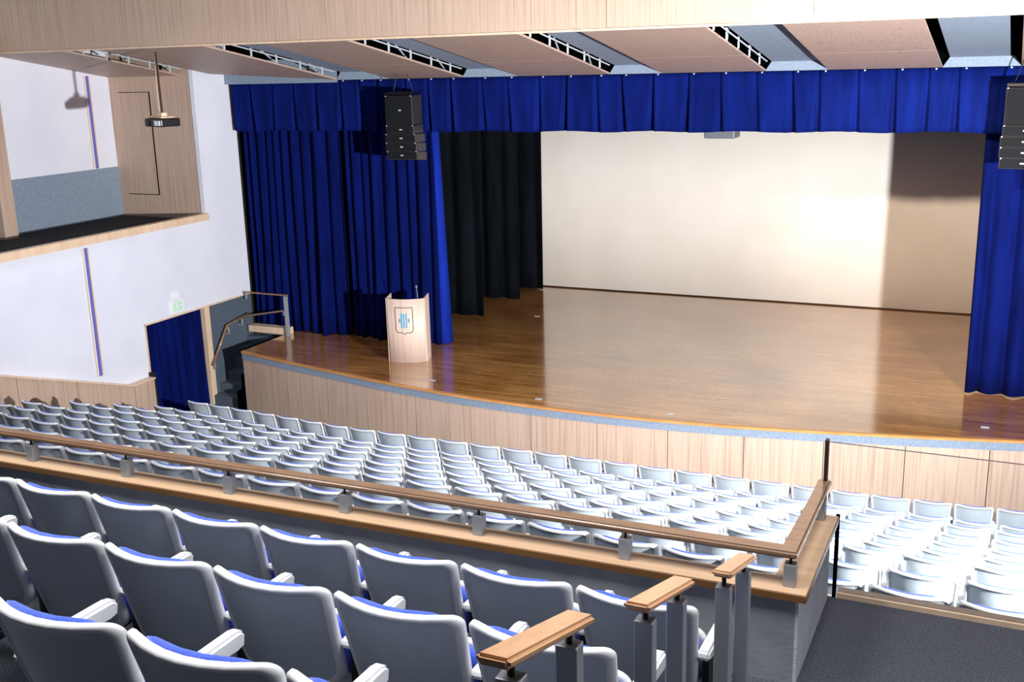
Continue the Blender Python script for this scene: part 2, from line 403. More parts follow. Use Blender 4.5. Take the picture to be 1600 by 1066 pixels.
seams = [-14.0,-12.85,-11.72,-10.55,-9.4,-8.22,-7.05,-5.87,-4.70,-3.52,-2.35,-1.2,-0.05,1.1,2.2,3.0]
for a, b in zip(seams, seams[1:]):
    curved('front_panel', 0.035, 0.12, ZF-0.05, ZS-0.165, M['lam'], a+0.006, b-0.006, 10)
box('backing', -13.98, 3.0, 17.3, 17.4, ZF, ZS-0.06, M['void'], stage)
box('side_panel', -14.0, -13.97, 16.9, 18.6, ZF, ZS-0.05, M['void'], stage)
# brass/steel floor sockets
for (x, y) in ((-7.05, 15.95), (-4.75, 15.95), (-9.3,16.3), (-0.15,17.0), (-0.65, 24.0), (-9.55, 21.6)):
    bm = bmesh.new(); rec(bm, -0.06, 0.06, -0.035, 0.035, 0.0, 0.004); rec(bm, -0.02, 0.02, -0.02, 0.02, 0.004, 0.007)
    o = link('floor_socket', bm, M['badge'], None, False, (x, y, ZS+0.0045))
    names = {(-7.05,15.95): 'small metal floor socket near the stage edge, left of the middle', (-4.75,15.95): 'small metal floor socket near the stage edge, right of the middle',
             (-9.3,16.3): 'small metal floor socket in front of the lectern', (-0.15,17.0): 'small metal floor socket before the right blue curtain',
             (-0.65,24.0): 'small metal floor socket at the foot of the backdrop, right side', (-9.55,21.6): 'small metal floor socket upstage beside the black legs'}
    tag(o, names[(x,y)], 'socket', 'floor sockets set in the stage')
# stage shell
bm = bmesh.new()
rec(bm, -18.6, 7.0, 25.5, 25.6, -5.7, 2.6); st(link('wall_stage_back', bm, M['black']))
bm = bmesh.new(); rec(bm, -18.6, -18.5, 18.5, 25.5, -5.7, 2.6); rec(bm, -18.6, XW-0.02, 18.5, 18.6, -7.2, 2.6); st(link('wall_stage_left', bm, M['black']))
bm = bmesh.new(); rec(bm, 6.9, 7.0, 17.0, 25.5, -7.0, 2.6); st(link('wall_stage_right', bm, M['black']))
bm = bmesh.new(); rec(bm, -18.6, 7.0, 18.6, 25.6, 2.5, 2.6); st(link('ceiling_stage', bm, M['black']))
bm = bmesh.new(); rec(bm, -18.6, -14.0, 18.62, 25.6, -5.6, ZS); rec(bm, 3.0, 7.0, 17.5, 25.6, -5.6, ZS); st(link('floor_stage_wings', bm, M['black']))
# backdrop
bm = bmesh.new()
n = 60
g = [[bm.verts.new((-10.9+11.9*i/n+5, 0.003*math.sin(i*0.9), z)) for i in range(n+1)] for z in (0.03, 4.7)]
for i in range(n): bm.faces.new((g[0][i], g[0][i+1], g[1][i+1], g[1][i]))
o = link('cyclorama', bm, M['cyc'], None, True, (-5.0, 24.75, ZS)); solid(o, 0.02)
cy = o; tag(cy, 'large plain cream backdrop cloth stretched across the back of the stage', 'backdrop')
bm = bmesh.new(); tube(bm, [(-5.9,0,0.02),(6.0,0,0.02)], 0.014); link('bottom_batten', bm, M['brown_post'], cy)
# wooden hem behind at the right
# black legs
for (xa, xb, y, sd, lab) in ((-14.5,-10.62,21.2,3,'front black side curtain at stage left, nearest the blue curtain'),
                        (-14.5,-10.64,23.1,4,'middle one of three black side curtains on the left of the stage'),
                        (-14.5,-10.56,24.42,8,'rear black side curtain against the edge of the cream backdrop')):
    bm = pleats(xa, xb, 0.02, 4.9, 0.16, 0.42, sd)
    bmesh.ops.translate(bm, verts=bm.verts, vec=(-(xa+xb)/2, 0, 0))
    o = link('black_leg_curtain', bm, M['black_curtain'], None, True, ((xa+xb)/2, y, ZS)); solid(o, 0.008)
    tag(o, lab, 'curtain', 'black leg curtains on the stage')
# blue house curtains
for (xa, xb, y, sd, lab) in ((-14.95,-12.55,18.72,11,'outer width of royal blue stage curtain hanging beside the left wall'),
                         (-12.5,-10.36,18.74,23,'inner width of royal blue stage curtain hanging behind the lectern'),
                         (-0.52,2.6,18.85,31,'royal blue stage curtain gathered at the right edge of the stage')):
    bm = pleats(xa, xb, 0.015, 4.75, 0.20, 0.25, sd, rag=0.01)
    bmesh.ops.translate(bm, verts=bm.verts, vec=(-(xa+xb)/2, 0, 0))
    o = link('stage_curtain', bm, M['blue_curtain'], None, True, ((xa+xb)/2, y, ZS)); solid(o, 0.01)
    tag(o, lab, 'curtain', 'blue stage curtains')
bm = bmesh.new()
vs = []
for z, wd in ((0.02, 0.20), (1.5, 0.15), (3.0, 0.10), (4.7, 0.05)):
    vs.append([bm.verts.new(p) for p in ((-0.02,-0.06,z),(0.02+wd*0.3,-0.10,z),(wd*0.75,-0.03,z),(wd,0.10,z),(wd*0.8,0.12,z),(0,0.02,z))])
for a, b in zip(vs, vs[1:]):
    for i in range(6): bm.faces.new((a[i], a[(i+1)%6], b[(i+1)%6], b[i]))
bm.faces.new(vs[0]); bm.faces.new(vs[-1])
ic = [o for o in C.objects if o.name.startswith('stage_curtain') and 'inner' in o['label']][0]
link('turned_edge', bm, M['blue_lit'], ic, True).location = (1.02, 0.0, 0)
# valance
rg = random.Random(3); xk = [-14.9]; 
while xk[-1] < 2.6: xk.append(xk[-1]+rg.uniform(0.42,0.66))
def valance():
    bm = bmesh.new(); nz = 8; grid = []
    xs_ = []; 
    x = -14.9
    while x < 2.6: xs_.append(x); x += 0.02
    kn = [(k, rg.uniform(0.05,0.11), rg.uniform(-0.05,0.05), rg.uniform(0.0,1.0)) for k in xk]
    for j in range(nz+1):
        v = j/nz; row = []
        for x in xs_:
            y = 0.015*math.sin(x*3.1)+0.012*v*math.sin(7*x+1)
            for k, d, sl, q in kn:
                c = k+sl*v; wdt = 0.05+0.05*v
                if abs(x-c) < wdt*2.2:
                    t = (x-c)/wdt
                    y += d*(0.35+0.65*v)*(math.exp(-t*t*4) - 0.55*math.exp(-(t-0.9)**2*5) - (0.4*q)*math.exp(-(t+0.9)**2*5))
            row.append(bm.verts.new((x+6.15, y, (1-v)*0.98 + (0.012*math.sin(x*4) if j == nz else 0))))
        grid.append(row)
    for a, b in zip(grid, grid[1:]):
        for i in range(len(xs_)-1): bm.faces.new((a[i], a[i+1], b[i+1], b[i]))
    return bm
v = link('valance', valance(), M['blue_valance'], None, True, (-6.15, 18.3, -1.20)); solid(v, 0.008)
tag(v, 'royal blue pleated valance running across the top of the stage opening', 'valance')
bm = bmesh.new()
for k in xk[:-1]:
    rec(bm, k+6.15+0.1, k+6.15+0.125, -0.04, -0.02, 0.955, 0.975)
link('hook', bm, M['badge'], v); bpy.data.objects['hook']['kind'] = 'stuff'

# ------------------------------------------------------------------ ceiling and bulkhead
def cz(y): return -0.22-0.1634*(y-18.3)
ceil = st(empty('ceiling', (-6.0, 16.3, 0.1)))
def cpanel(name, x0, x1, y0, y1, dz0, th, mat, dzl=None):
    bm = bmesh.new(); o = Vector((-6.0,16.3,0.1))
    dl = dz0 if dzl is None else dzl
    vs = []
    for (x, d) in ((x0, dl), (x1, dz0)):
        for y in (y0, y1):
            for t in (0, th):
                vs.append(bm.verts.new(Vector((x, y, cz(y)+d+t))-o))
    # order: x0y0b x0y0t x0y1b x0y1t x1...
    a = vs
    for q in ((0,2,6,4),(1,5,7,3),(0,4,5,1),(2,3,7,6),(0,1,3,2),(4,6,7,5)): bm.faces.new([a[i] for i in q])
    return link(name, bm, mat, ceil)
YB = 14.45; YV = 18.26
wood = [(-19.5,-15.33,0,0),(-14.75,-12.24,0,0.05),(-11.05,-9.47,0,0),(-8.35,-6.6,0,0),(-5.65,-3.9,0,0),(-2.9,-1.2,0,0),(-0.1,1.6,0,0)]
for (a, b, d, dl) in wood:
    for (y0, y1) in ((YB, 16.72), (16.73, YV if a > -14 else 17.5)):
        cpanel('ceiling_panel', a, b, y0, y1, d, 0.03, M['lam_y'], dl)
RH = 0.15
for (a, b) in ((-12.24,-11.05),(-9.47,-8.35),(-6.6,-5.65),(-3.9,-2.9),(-1.2,-0.1)):
    cpanel('grey_trough_panel', a+0.10, b-0.05 if b < -3 else b-0.16, YB, YV-0.02, RH, 0.02, M['carpet_wall'])
    bm = bmesh.new(); prism(bm, [(a+6, cz(YV)-0.1), (b+6, cz(YV)-0.1), (b-0.1+6, cz(YV)+RH-0.1), (a+0.1+6, cz(YV)+RH-0.1)], 'y', YV-16.3-0.03, YV-16.3)
    link('grey_end_fascia', bm, M['carpet_wall'], ceil)
bm = bmesh.new(); rec(bm, XW+0.02+6, -12.24+6, YV-16.3-0.02, YV-16.3, -0.36, 0.1); link('grey_end_fascia', bm, M['carpet_wall'], ceil)
bm = bmesh.new(); o3 = Vector((-6,16.3,0.1)); vs = [bm.verts.new(Vector(p)-o3) for p in ((-14.75,17.5,cz(17.5)+0.05),(-12.24,17.5,cz(17.5)),(-12.24,18.24,cz(18.24)),(-14.75,17.5,cz(17.5)+0.08),(-12.24,17.5,cz(17.5)+0.03),(-12.24,18.24,cz(18.24)+0.03))]
for q in ((0,1,2),(3,5,4),(0,3,4,1),(1,4,5,2),(2,5,3,0)): bm.faces.new([vs[i] for i in q])
link('ceiling_panel', bm, M['lam_y'], ceil)
# steel hangers and bars seen in the gaps
for (a, y0, y1, n) in ((-15.33,14.6,17.3,5),(-12.24,14.6,18.1,5),(-9.47,14.6,18.1,5),(-6.6,14.5,18.1,5),(-3.9,14.5,18.1,5)):
    bm = bmesh.new()
    for i in range(n):
        y = y0+(y1-y0)*(i+0.5)/n
        rec(bm, a+6.0+0.0, a+6.0+0.022, y-16.3-0.014, y-16.3+0.014, cz(y)-0.1+0.03, cz(y)-0.1+RH+0.14)
        if i % 2 == 1 :
            y2 = y+(y1-y0)/n
            tube(bm, [(a+6.0+0.04, y-16.3, cz(y)-0.1+RH+0.10), (a+6.0-0.25, y2-16.3+0.3, cz(y2)-0.1+0.05)], 0.014, 6)
    tube(bm, [(a+6.0+0.05, y0-16.3, cz(y0)-0.1+RH-0.02), (a+6.0+0.05, y1-16.3, cz(y1)-0.1+RH-0.02)], 0.012, 6)
    link('steel_hanger', bm, M['truss'], ceil)
bm = bmesh.new(); rec(bm, -19.6, 3.2, 14.55, 18.4, 1.25, 1.3); rec(bm, -19.6, 3.2, 18.36, 18.4, -0.2, 1.3); rec(bm, -19.6, -19.5, 14.5, 18.4, -0.2, 1.3)
st(link('ceiling_void', bm, M['void']))
bk = st(empty('wall_bulkhead', (-6.0, 14.4, 0.42)))
sx = [-22.0,-19.0,-16.3,-13.5,-10.75,-8.0,-5.25,-2.5,0.25,3.0,6.0]
for a, b in zip(sx, sx[1:]):
    box('bulkhead_panel', a+0.004, b-0.004, 14.4, 14.46, 0.44, 2.9, M['lam'], bk)
box('bulkhead_edge', -22.0, 6.0, 14.38, 14.5, 0.41, 0.44, M['lam_edge'], bk)

# ------------------------------------------------------------------ line-array loudspeakers
def speaker_array(x, y, rz, lab):
    t = empty('line_array_speaker', (x, y, -1.75), rz); tag(t, lab, 'loudspeaker', 'hanging black loudspeaker arrays')
    bm = bmesh.new(); rec(bm, -0.27, 0.27, -0.22, 0.22, 1.255, 1.30, 0.004)
    for sx_ in (-0.2, 0.2): tube(bm, [(sx_, 0, 1.30), (sx_*0.3, 0, 1.75)], 0.008, 6)
    link('hanging_frame', bm, M['black_metal'], t)
    boxes = [(1.24, 0.61, -0.27, 0.27, 0.0), (0.685, 0.155, -0.28, 0.28, 0.0), (0.52, 0.165, -0.30, 0.31, -0.03), (0.345, 0.17, -0.30, 0.32, -0.06), (0.165, 0.165, -0.29, 0.33, -0.10)]
    zt = 1.245
    for i, (z1, h, xa, xb, tl) in enumerate(boxes):
        hh = (0.535, 0.165, 0.165, 0.165, 0.165)[i]
        z0 = zt-hh
        R = Matrix.Translation((0, 0, z0+hh/2)) @ Matrix.Rotation(tl, 4, 'X')
        bm = bmesh.new(); rec(bm, xa, xb, -0.24, 0.22, -hh/2+0.006, hh/2-0.006, 0.008, mat4=R)
        c = link('cabinet', bm, M['speaker_side'], t)
        bm = bmesh.new(); rec(bm, xa+0.012, xb-0.012, -0.25, -0.239, -hh/2+0.014, hh/2-0.014, 0.003, mat4=R)
        link('grille', bm, M['speaker'], c)
        bm = bmesh.new(); rec(bm, 0.0, 0.055, -0.256, -0.249, -0.008, 0.010, mat4=R)
        link('badge', bm, M['badge'], c)
        bm = bmesh.new()
        for q in (xa+0.015, xb-0.03): rec(bm, q, q+0.018, -0.252, -0.245, hh/2-0.02, hh/2-0.004, mat4=R)
        link('rigging_pin', bm, M['badge'], c)
        zt = z0
    return t
speaker_array(-10.47, 17.75, 0.12, 'black line array loudspeaker hanging at the left end of the stage opening')
speaker_array(0.03, 17.75, -0.12, 'black line array loudspeaker hanging at the right edge of the picture')

# ------------------------------------------------------------------ projectors
pj = empty('hanging_projector', (-13.30, 14.48, -0.90), math.radians(-18)); tag(pj, 'black projector hanging on a thin pole from the ceiling before the side balcony', 'projector')
bm = bmesh.new(); rec(bm, -0.27, 0.27, -0.19, 0.19, 0.02, 0.16, 0.03, 3); link('casing', bm, M['projector'], pj)
bm = bmesh.new(); tube(bm, [(-0.12,-0.18,0.09),(-0.12,-0.215,0.09)], 0.05, 16); link('lens', bm, M['black_metal'], pj)
bm = bmesh.new()
for i in range(6):
    q = 0.07+0.03*i+(0.015 if i > 2 else 0); rec(bm, q, q+0.018, -0.197, -0.188, 0.045, 0.125)
link('white_vent', bm, M['sign_w'], pj)
bm = bmesh.new(); rec(bm, -0.14, 0.2, -0.13, 0.13, 0.165, 0.185, 0.006); rec(bm, -0.05, 0.09, -0.05, 0.05, 0.185, 0.25, 0.006); link('mount_bracket', bm, M['lam_edge'], pj)
bm = bmesh.new(); tube(bm, [(0.02,0,0.25),(0.0,0,1.25)], 0.018, 10); link('pole', bm, M['brown_post'], pj)
bm = bmesh.new(); tube(bm, [(-0.14,0.05,0.2),(-0.16,0.05,0.5),(-0.12,0.04,0.95),(-0.10,0.03,1.25)], 0.006, 6); link('cable', bm, M['lam_edge'], pj)
bm = bmesh.new(); rec(bm, -0.2,-0.14,-0.12,-0.06,0.16,0.2,0.005); link('yellow_plug', bm, M['yellow'], pj)
pj = empty('stage_projector', (-4.72, 18.75, -1.33)); tag(pj, 'grey projector peeking out under the middle of the blue valance', 'projector')
bm = bmesh.new(); rec(bm, -0.27, 0.27, -0.2, 0.2, 0.0, 0.15, 0.025, 3); link('casing', bm, M['projector_g'], pj)
bm = bmesh.new(); tube(bm, [(0.1,0.19,0.08),(0.1,0.24,0.08)], 0.045, 14); link('lens', bm, M['black_metal'], pj)
bm = bmesh.new(); tube(bm, [(0,0,0.15),(0,0,1.6)], 0.02, 8); link('pole', bm, M['black_metal'], pj)

# ------------------------------------------------------------------ lectern
LX, LY = -10.39, 17.34
lec = empty('lectern', (LX, LY, ZS), math.radians(19)); tag(lec, 'pale oak lectern with a curved front bearing a shield emblem', 'lectern')
def fy(x): return -0.135+0.85*x*x-0.02   # convex front
def lect_panel():
    bm = bmesh.new(); n = 20; rows = []
    for i in range(n+1):
        u = -1+2*i/n
        col = []
        for (z, hw, off) in ((0, 0.36, 0.0), (1.25, 0.372, -0.04)):
            x = u*hw
            for yy in (0.0, 0.022): col.append(bm.verts.new((x, fy(x)+off+yy, z)))
        rows.append(col)
    for a, b in zip(rows, rows[1:]):
        for q in ((0,2),(1,3),(0,1),(2,3)):
            bm.faces.new((a[q[0]], b[q[0]], b[q[1]], a[q[1]]))
    bm.faces.new((rows[0][0], rows[0][1], rows[0][3], rows[0][2])); bm.faces.new((rows[-1][0], rows[-1][1], rows[-1][3], rows[-1][2]))
    return bm
M['lam_lect'] = noise_mat('pale_oak', [(0.3,(206,180,164)),(0.5,(222,200,186)),(0.7,(212,188,172))], (10,10,0.4), 0.5, 5)
link('front_panel', lect_panel(), M['lam_lect'], lec, True)
for sgn in (-1, 1):
    bm = bmesh.new()
    prism(bm, [(-0.035, 0.0), (0.36, 0.0), (0.36, 1.26), (-0.075, 1.25)], 'x', sgn*0.366-0.012, sgn*0.366+0.012)
    link('side_panel', bm, M['lam_lect'], lec)
box('top_shelf', LX-0.35, LX+0.35, LY+0.0, LY+0.35, ZS+1.08, ZS+1.10, M['lam_lect'], lec)
bm = bmesh.new(); tube(bm, [(0.2,0.15,1.10),(0.2,0.13,1.3),(0.2,0.08,1.42)], 0.006, 6); tube(bm, [(0.2,0.08,1.42),(0.2,0.06,1.47)], 0.014, 8); link('microphone', bm, M['metal'], lec)
def on_front(name, quads, mat, lift):
    bm = bmesh.new()
    for (x0, x1, z0, z1) in quads:
        n = max(1, int((x1-x0)/0.02)); prevv = None
        for i in range(n+1):
            x = x0+(x1-x0)*i/n
            cur = []
            for z in (z0, z1):
                for dd in (lift, 0.0):
                    cur.append(bm.verts.new((x, fy(x)-0.04*z/1.29-dd, z)))
            if prevv:
                a, b = prevv, cur
                for q in ((0,2),(1,3),(0,1),(2,3)): bm.faces.new((a[q[0]], b[q[0]], b[q[1]], a[q[1]]))
            prevv = cur
    return link(name, bm, mat, lec)
# shield outline made of little strips following the outline
out = [(-0.18,1.085),(0.145,1.085),(0.145,0.70)]
def shield_outline():
    pts = [(-0.185,1.09),(0.15,1.09),(0.15,0.66)]
    for k in range(1,7): a = k/6*PI/2; pts.append((0.15-0.06+0.06*math.cos(a), 0.66-0.06*math.sin(a)))
    pts += [(0.02,0.60),(-0.0175,0.565),(-0.055,0.60)]
    for k in range(0,7): a = k/6*PI/2; pts.append((-0.125-0.06*math.sin(a), 0.66-0.06*math.cos(a)))
    pts.append((-0.185,1.09))
    return pts
bm = bmesh.new()
sp = shield_outline()
dense = []
for a, b in zip(sp, sp[1:]):
    n = max(1, int(math.hypot(b[0]-a[0], b[1]-a[1])/0.03))
    for i in range(n): dense.append((a[0]+(b[0]-a[0])*i/n, a[1]+(b[1]-a[1])*i/n))
dense.append(sp[-1])
tube(bm, [(x, fy(x)-0.04*z/1.29-0.001, z) for x, z in dense], 0.008, 6)
link('shield_outline', bm, M['grey_line'], lec)
on_front('emblem_bar', [(-0.079,-0.053,0.69,0.985)], M['cyan'], 0.004)
on_front('emblem_bar', [(-0.031,-0.006,0.69,0.97)], M['cyan'], 0.004)
on_front('emblem_bar', [(0.016,0.042,0.69,0.985)], M['cyan'], 0.004)
on_front('emblem_block', [(-0.115,-0.09,0.80,0.875)], M['cyan_d'], 0.004)
on_front('emblem_block', [(0.062,0.087,0.80,0.875)], M['cyan_d'], 0.004)

# ------------------------------------------------------------------ stairs and rails at stage left
sts = empty('stage_stairs', (-14.5, 17.2, ZF)); tag(sts, 'grey carpeted steps between the left wall and the stage', 'stairs')
for i in range(6):
    y0 = 17.0+0.25*i
    box('step', XW+0.02, -14.25, y0, 18.5, ZF+0.2*i, ZF+0.2*(i+1), M['carpet_dark_wall'], sts)
bs = empty('black_step_cover', (-14.2, 17.5, ZF)); tag(bs, 'black stepped side cover between the grey stairs and the stage front', 'panel')
bm = bmesh.new()
prism(bm, [(-0.62,0),( -0.62,0.42),(-0.45,0.42),(-0.45,0.72),(-0.3,0.72),(-0.3,1.24),(0.9,1.24),(0.9,0)], 'x', -0.20, -0.0)
link('stepped_panel', bm, M['void'], bs); bs.location = (-14.02, 17.45, ZF)
o = box('wooden_step', -14.95, -13.92, 18.26, 18.48, ZS, ZS+0.14, M['lam_edge'], None, 0.004); tag(o, 'low pale wooden step on the stage beside the left wall', 'step')
hr = empty('stage_handrail', (-13.87, 18.21, ZS)); tag(hr, 'steel post with two wooden rails at the top of the stage steps', 'handrail')
box('post', -13.90, -13.83, 18.18, 18.25, ZS, ZS+0.86, M['metal'], hr, 0.004)
bm = bmesh.new(); rec(bm, -1.08, 0.06, -0.03, 0.03, 0.87, 0.90, 0.01); link('top_rail', bm, M['rail'], hr)
bm = bmesh.new(); tube(bm, [(-1.05,0.0,0.36),(-0.02,0.0,0.55)], 0.02, 8); link('lower_rail', bm, M['rail'], hr)
bm = bmesh.new(); rec(bm, -0.07, -0.03, -0.02, 0.02, 0.44, 0.52); rec(bm, -1.04, -1.01, -0.02, 0.02, 0.74, 0.87); link('bracket', bm, M['metal'], hr)
wh = empty('wall_handrail', (XW, 17.4, -5.6)); tag(wh, 'wooden handrail on steel brackets climbing the wall beside the stage steps', 'handrail')
bm = bmesh.new(); tube(bm, [(0.09,-0.43,-0.33),(0.09,0.12,0.40),(0.09,0.85,0.50)], 0.028, 10); link('rail', bm, M['rail'], wh, True)
for (y, z) in ((-0.36,-0.28),(0.16,0.36),(0.62,0.44)):
    bm = bmesh.new(); rec(bm, 0.07, 0.10, y-0.02, y+0.02, z-0.13, z); rec(bm, 0.0, 0.10, y-0.02, y+0.02, z-0.15, z-0.12); link('bracket', bm, M['metal'], wh)

# ------------------------------------------------------------------ parapet of the balcony
ZC = -2.47
def yn(x): return 4.77+0.019*(x+0.75)
bm = bmesh.new(); prism(bm, [(-9.0,yn(-9)+0.03),(-0.80,4.80),(-0.80,5.75),(-0.90,5.75),(-0.90,yn(-0.9)+0.155),(-9.0,yn(-9)+0.155)], 'z', -4.6, ZC-0.035)
st(link('wall_parapet', bm, M['parapet_in']))
bm = bmesh.new(); rec(bm, -0.80, -0.785, 4.80, 5.75, ZB, ZC-0.035); st(link('wall_parapet_side', bm, M['parapet_side_lit']))
YN = 4.77
ct = empty('parapet_counter', (-0.92, YN, ZC-0.04)); tag(ct, 'L-shaped varnished wooden counter capping the balcony parapet', 'counter')
bm = bmesh.new(); L0 = Vector((-0.92, YN, ZC-0.04))
pts = [(-9.0,yn(-9)),(-0.75,4.77),(-0.75,5.765),(-0.925,5.765),(-0.925,yn(-0.925)+0.172),(-9.0,yn(-9)+0.172)]
prism(bm, [(x-L0.x, y-L0.y) for x, y in pts], 'z', 0.012, 0.04); link('counter_top', bm, M['counter'], ct)
bm = bmesh.new(); pts2 = [(-9.0,yn(-9)-0.004),(-0.746,4.766),(-0.746,5.769),(-0.76,5.769),(-0.76,4.782),(-9.0,yn(-9)+0.012)]
prism(bm, [(x-L0.x, y-L0.y) for x, y in pts2], 'z', 0.0, 0.034); link('edge_band', bm, M['counter_edge'], ct)
PY = 4.855
gr = empty('parapet_handrail', (-0.84, PY, ZC)); tag(gr, 'long brown wooden handrail on short square steel posts along the balcony counter', 'handrail')
bm = bmesh.new()
zr0, zr1 = 0.150, 0.186
h = 0.036
dy = -0.019*7.2
pts = [(-7.2,-h+dy),(h,-h),(h,0.98),(-h,0.98),(-h,h),(-7.2,h+dy)]
prism(bm, pts, 'z', zr0, zr1)
bmesh.ops.bevel(bm, geom=[e for e in bm.edges if abs(e.verts[0].co.z-e.verts[1].co.z) < 1e-6], offset=0.011, segments=3, affect='EDGES')
link('rail', bm, M['rail'], gr)
for (px, py) in [(-6.62,None),(-5.78,None),(-4.97,None),(-4.17,None),(-3.35,None),(-2.50,None),(-1.67,None),(-0.84,None),(-0.84,5.70)]:
    X_ = px+0.84; Y_ = (0.019*X_) if py is None else py-PY
    bm = bmesh.new(); rec(bm, X_-0.029, X_+0.029, Y_-0.029, Y_+0.029, 0.0, 0.115, 0.003)
    p = link('post', bm, M['metal'], gr)
    bm = bmesh.new(); tube(bm, [(X_, Y_, 0.115), (X_, Y_, 0.155)], 0.007, 8); link('pin', bm, M['black_metal'], p)
# glass balustrade
gb = empty('glass_balustrade', (0.0, 5.82, ZB)); tag(gb, 'clear frameless glass balustrade with a dark bronze end post at the balcony edge', 'balustrade')
box('glass_pane', -0.80, 5.0, 5.795, 5.805, ZB-0.0, -2.055, M['glass'], gb)
box('end_post', -0.845, -0.825, 5.79, 5.83, -3.5, -2.045, M['brown_post'], gb)
box('black_seal', -0.765, -0.745, 5.775, 5.80, ZB, ZC-0.0, M['void'], gb)
box('top_edge', -0.82, 5.0, 5.796, 5.804, -2.055, -2.052, M['projector_g'], gb)

# aisle handrails
for (y0, y1, z0, z1, pa, pb, lab) in ((3.72,4.17,-1.885,-2.01,3.765,4.10,'short wooden aisle handrail on two steel posts beside the front balcony row'),
                                 (2.70,3.20,-1.515,-1.665,2.79,3.12,'short wooden aisle handrail beside the second balcony row, middle of three'),
                                 (1.77,2.27,-1.175,-1.325,1.86,2.19,'short wooden aisle handrail nearest the camera, beside the third balcony row')):
    fz = ZB if y0 > 3.36 else (ZB+0.31 if y0 > 2.43 else ZB+0.62)
    t = empty('aisle_handrail', (-0.9, (y0+y1)/2, fz)); tag(t, lab, 'handrail', 'aisle handrails on the balcony')
    ym = (y0+y1)/2
    bm = bmesh.new(); prism(bm, [(y0-ym, z0-0.028-fz), (y1-ym, z1-0.028-fz), (y1-ym, z1-fz), (y0-ym, z0-fz)], 'x', -0.040, 0.040)
    bmesh.ops.bevel(bm, geom=list(bm.edges), offset=0.009, segments=3, affect='EDGES')
    link('rail', bm, M['rail_warm'], t)
    for py in (pa, pb):
        zt = z0+(z1-z0)*(py-y0)/(y1-y0)
        fl = 0.0
        if py > 3.36 and y0 < 3.36: fl = 0
        bm = bmesh.new(); rec(bm, -0.029, 0.029, py-ym-0.024, py-ym+0.024, 0.0, zt-0.068-fz, 0.004)
        p = link('post', bm, M['metal'], t)
        bm = bmesh.new(); tube(bm, [(0,py-ym,zt-0.07-fz),(0,py-ym,zt-0.025-fz)], 0.009, 8); link('pin', bm, M['black_metal'], p)

# ------------------------------------------------------------------ seats
def rring(hw, z0, z1, rt, rb, n=7):
    """rounded rect outline in (x,z), counter-clockwise from bottom-left"""
    pts = []
    for cx, cz_, r, a0 in ((-hw+rb, z0+rb, rb, PI), (hw-rb, z0+rb, rb, 1.5*PI), (hw-rt, z1-rt, rt, 0), (-hw+rt, z1-rt, rt, 0.5*PI)):
        for k in range(n): a = a0+PI/2*k/(n-1); pts.append((cx+r*math.cos(a), cz_+r*math.sin(a)))
    # densify straight spans
    out = []
    for a, b in zip(pts, pts[1:]+pts[:1]):
        d = math.hypot(b[0]-a[0], b[1]-a[1]); k = max(1, int(d/0.07))
        for i in range(k): out.append((a[0]+(b[0]-a[0])*i/k, a[1]+(b[1]-a[1])*i/k))
    return out
def shell(outline, mapf, prof, rim=None):
    """prof: list of (scale-inset, depth); closed by centre fan on both ends"""
    bm = bmesh.new(); cx = 0; cz0 = sum(p[1] for p in outline)/len(outline)
    hw = max(p[0] for p in outline); hz = max(p[1] for p in outline)-cz0
    rings = []
    for ins, dep in prof:
        sx, sz = (hw-ins)/hw, (hz-ins)/hz
        rings.append([bm.verts.new(mapf(p[0]*sx, cz0+(p[1]-cz0)*sz, dep)) for p in outline])
    n = len(outline)
    for a, b in zip(rings, rings[1:]):
        k = rings.index(a)
        for i in range(n):
            q = bm.faces.new((a[i], a[(i+1)%n], b[(i+1)%n], b[i]))
            if rim and rim[0] <= k < rim[1]: q.material_index = 1
    for ring, dep in ((rings[0], prof[0][1]), (rings[-1], prof[-1][1])):
        c = bm.verts.new(mapf(0, cz0, dep))
        for i in range(n): bm.faces.new((ring[i], ring[(i+1)%n], c))
    return bm
W2 = 0.264
TAN = 0.27
def back_map(x, z, d):
    taper = 1-0.10*max(0, (0.80-z))/0.45
    x2 = x*taper
    y = 0.03+1.15*x*x - 0.082 + (0.83-z)*TAN - d     # ends wrap forward, reclined
    return (x2, y, z)
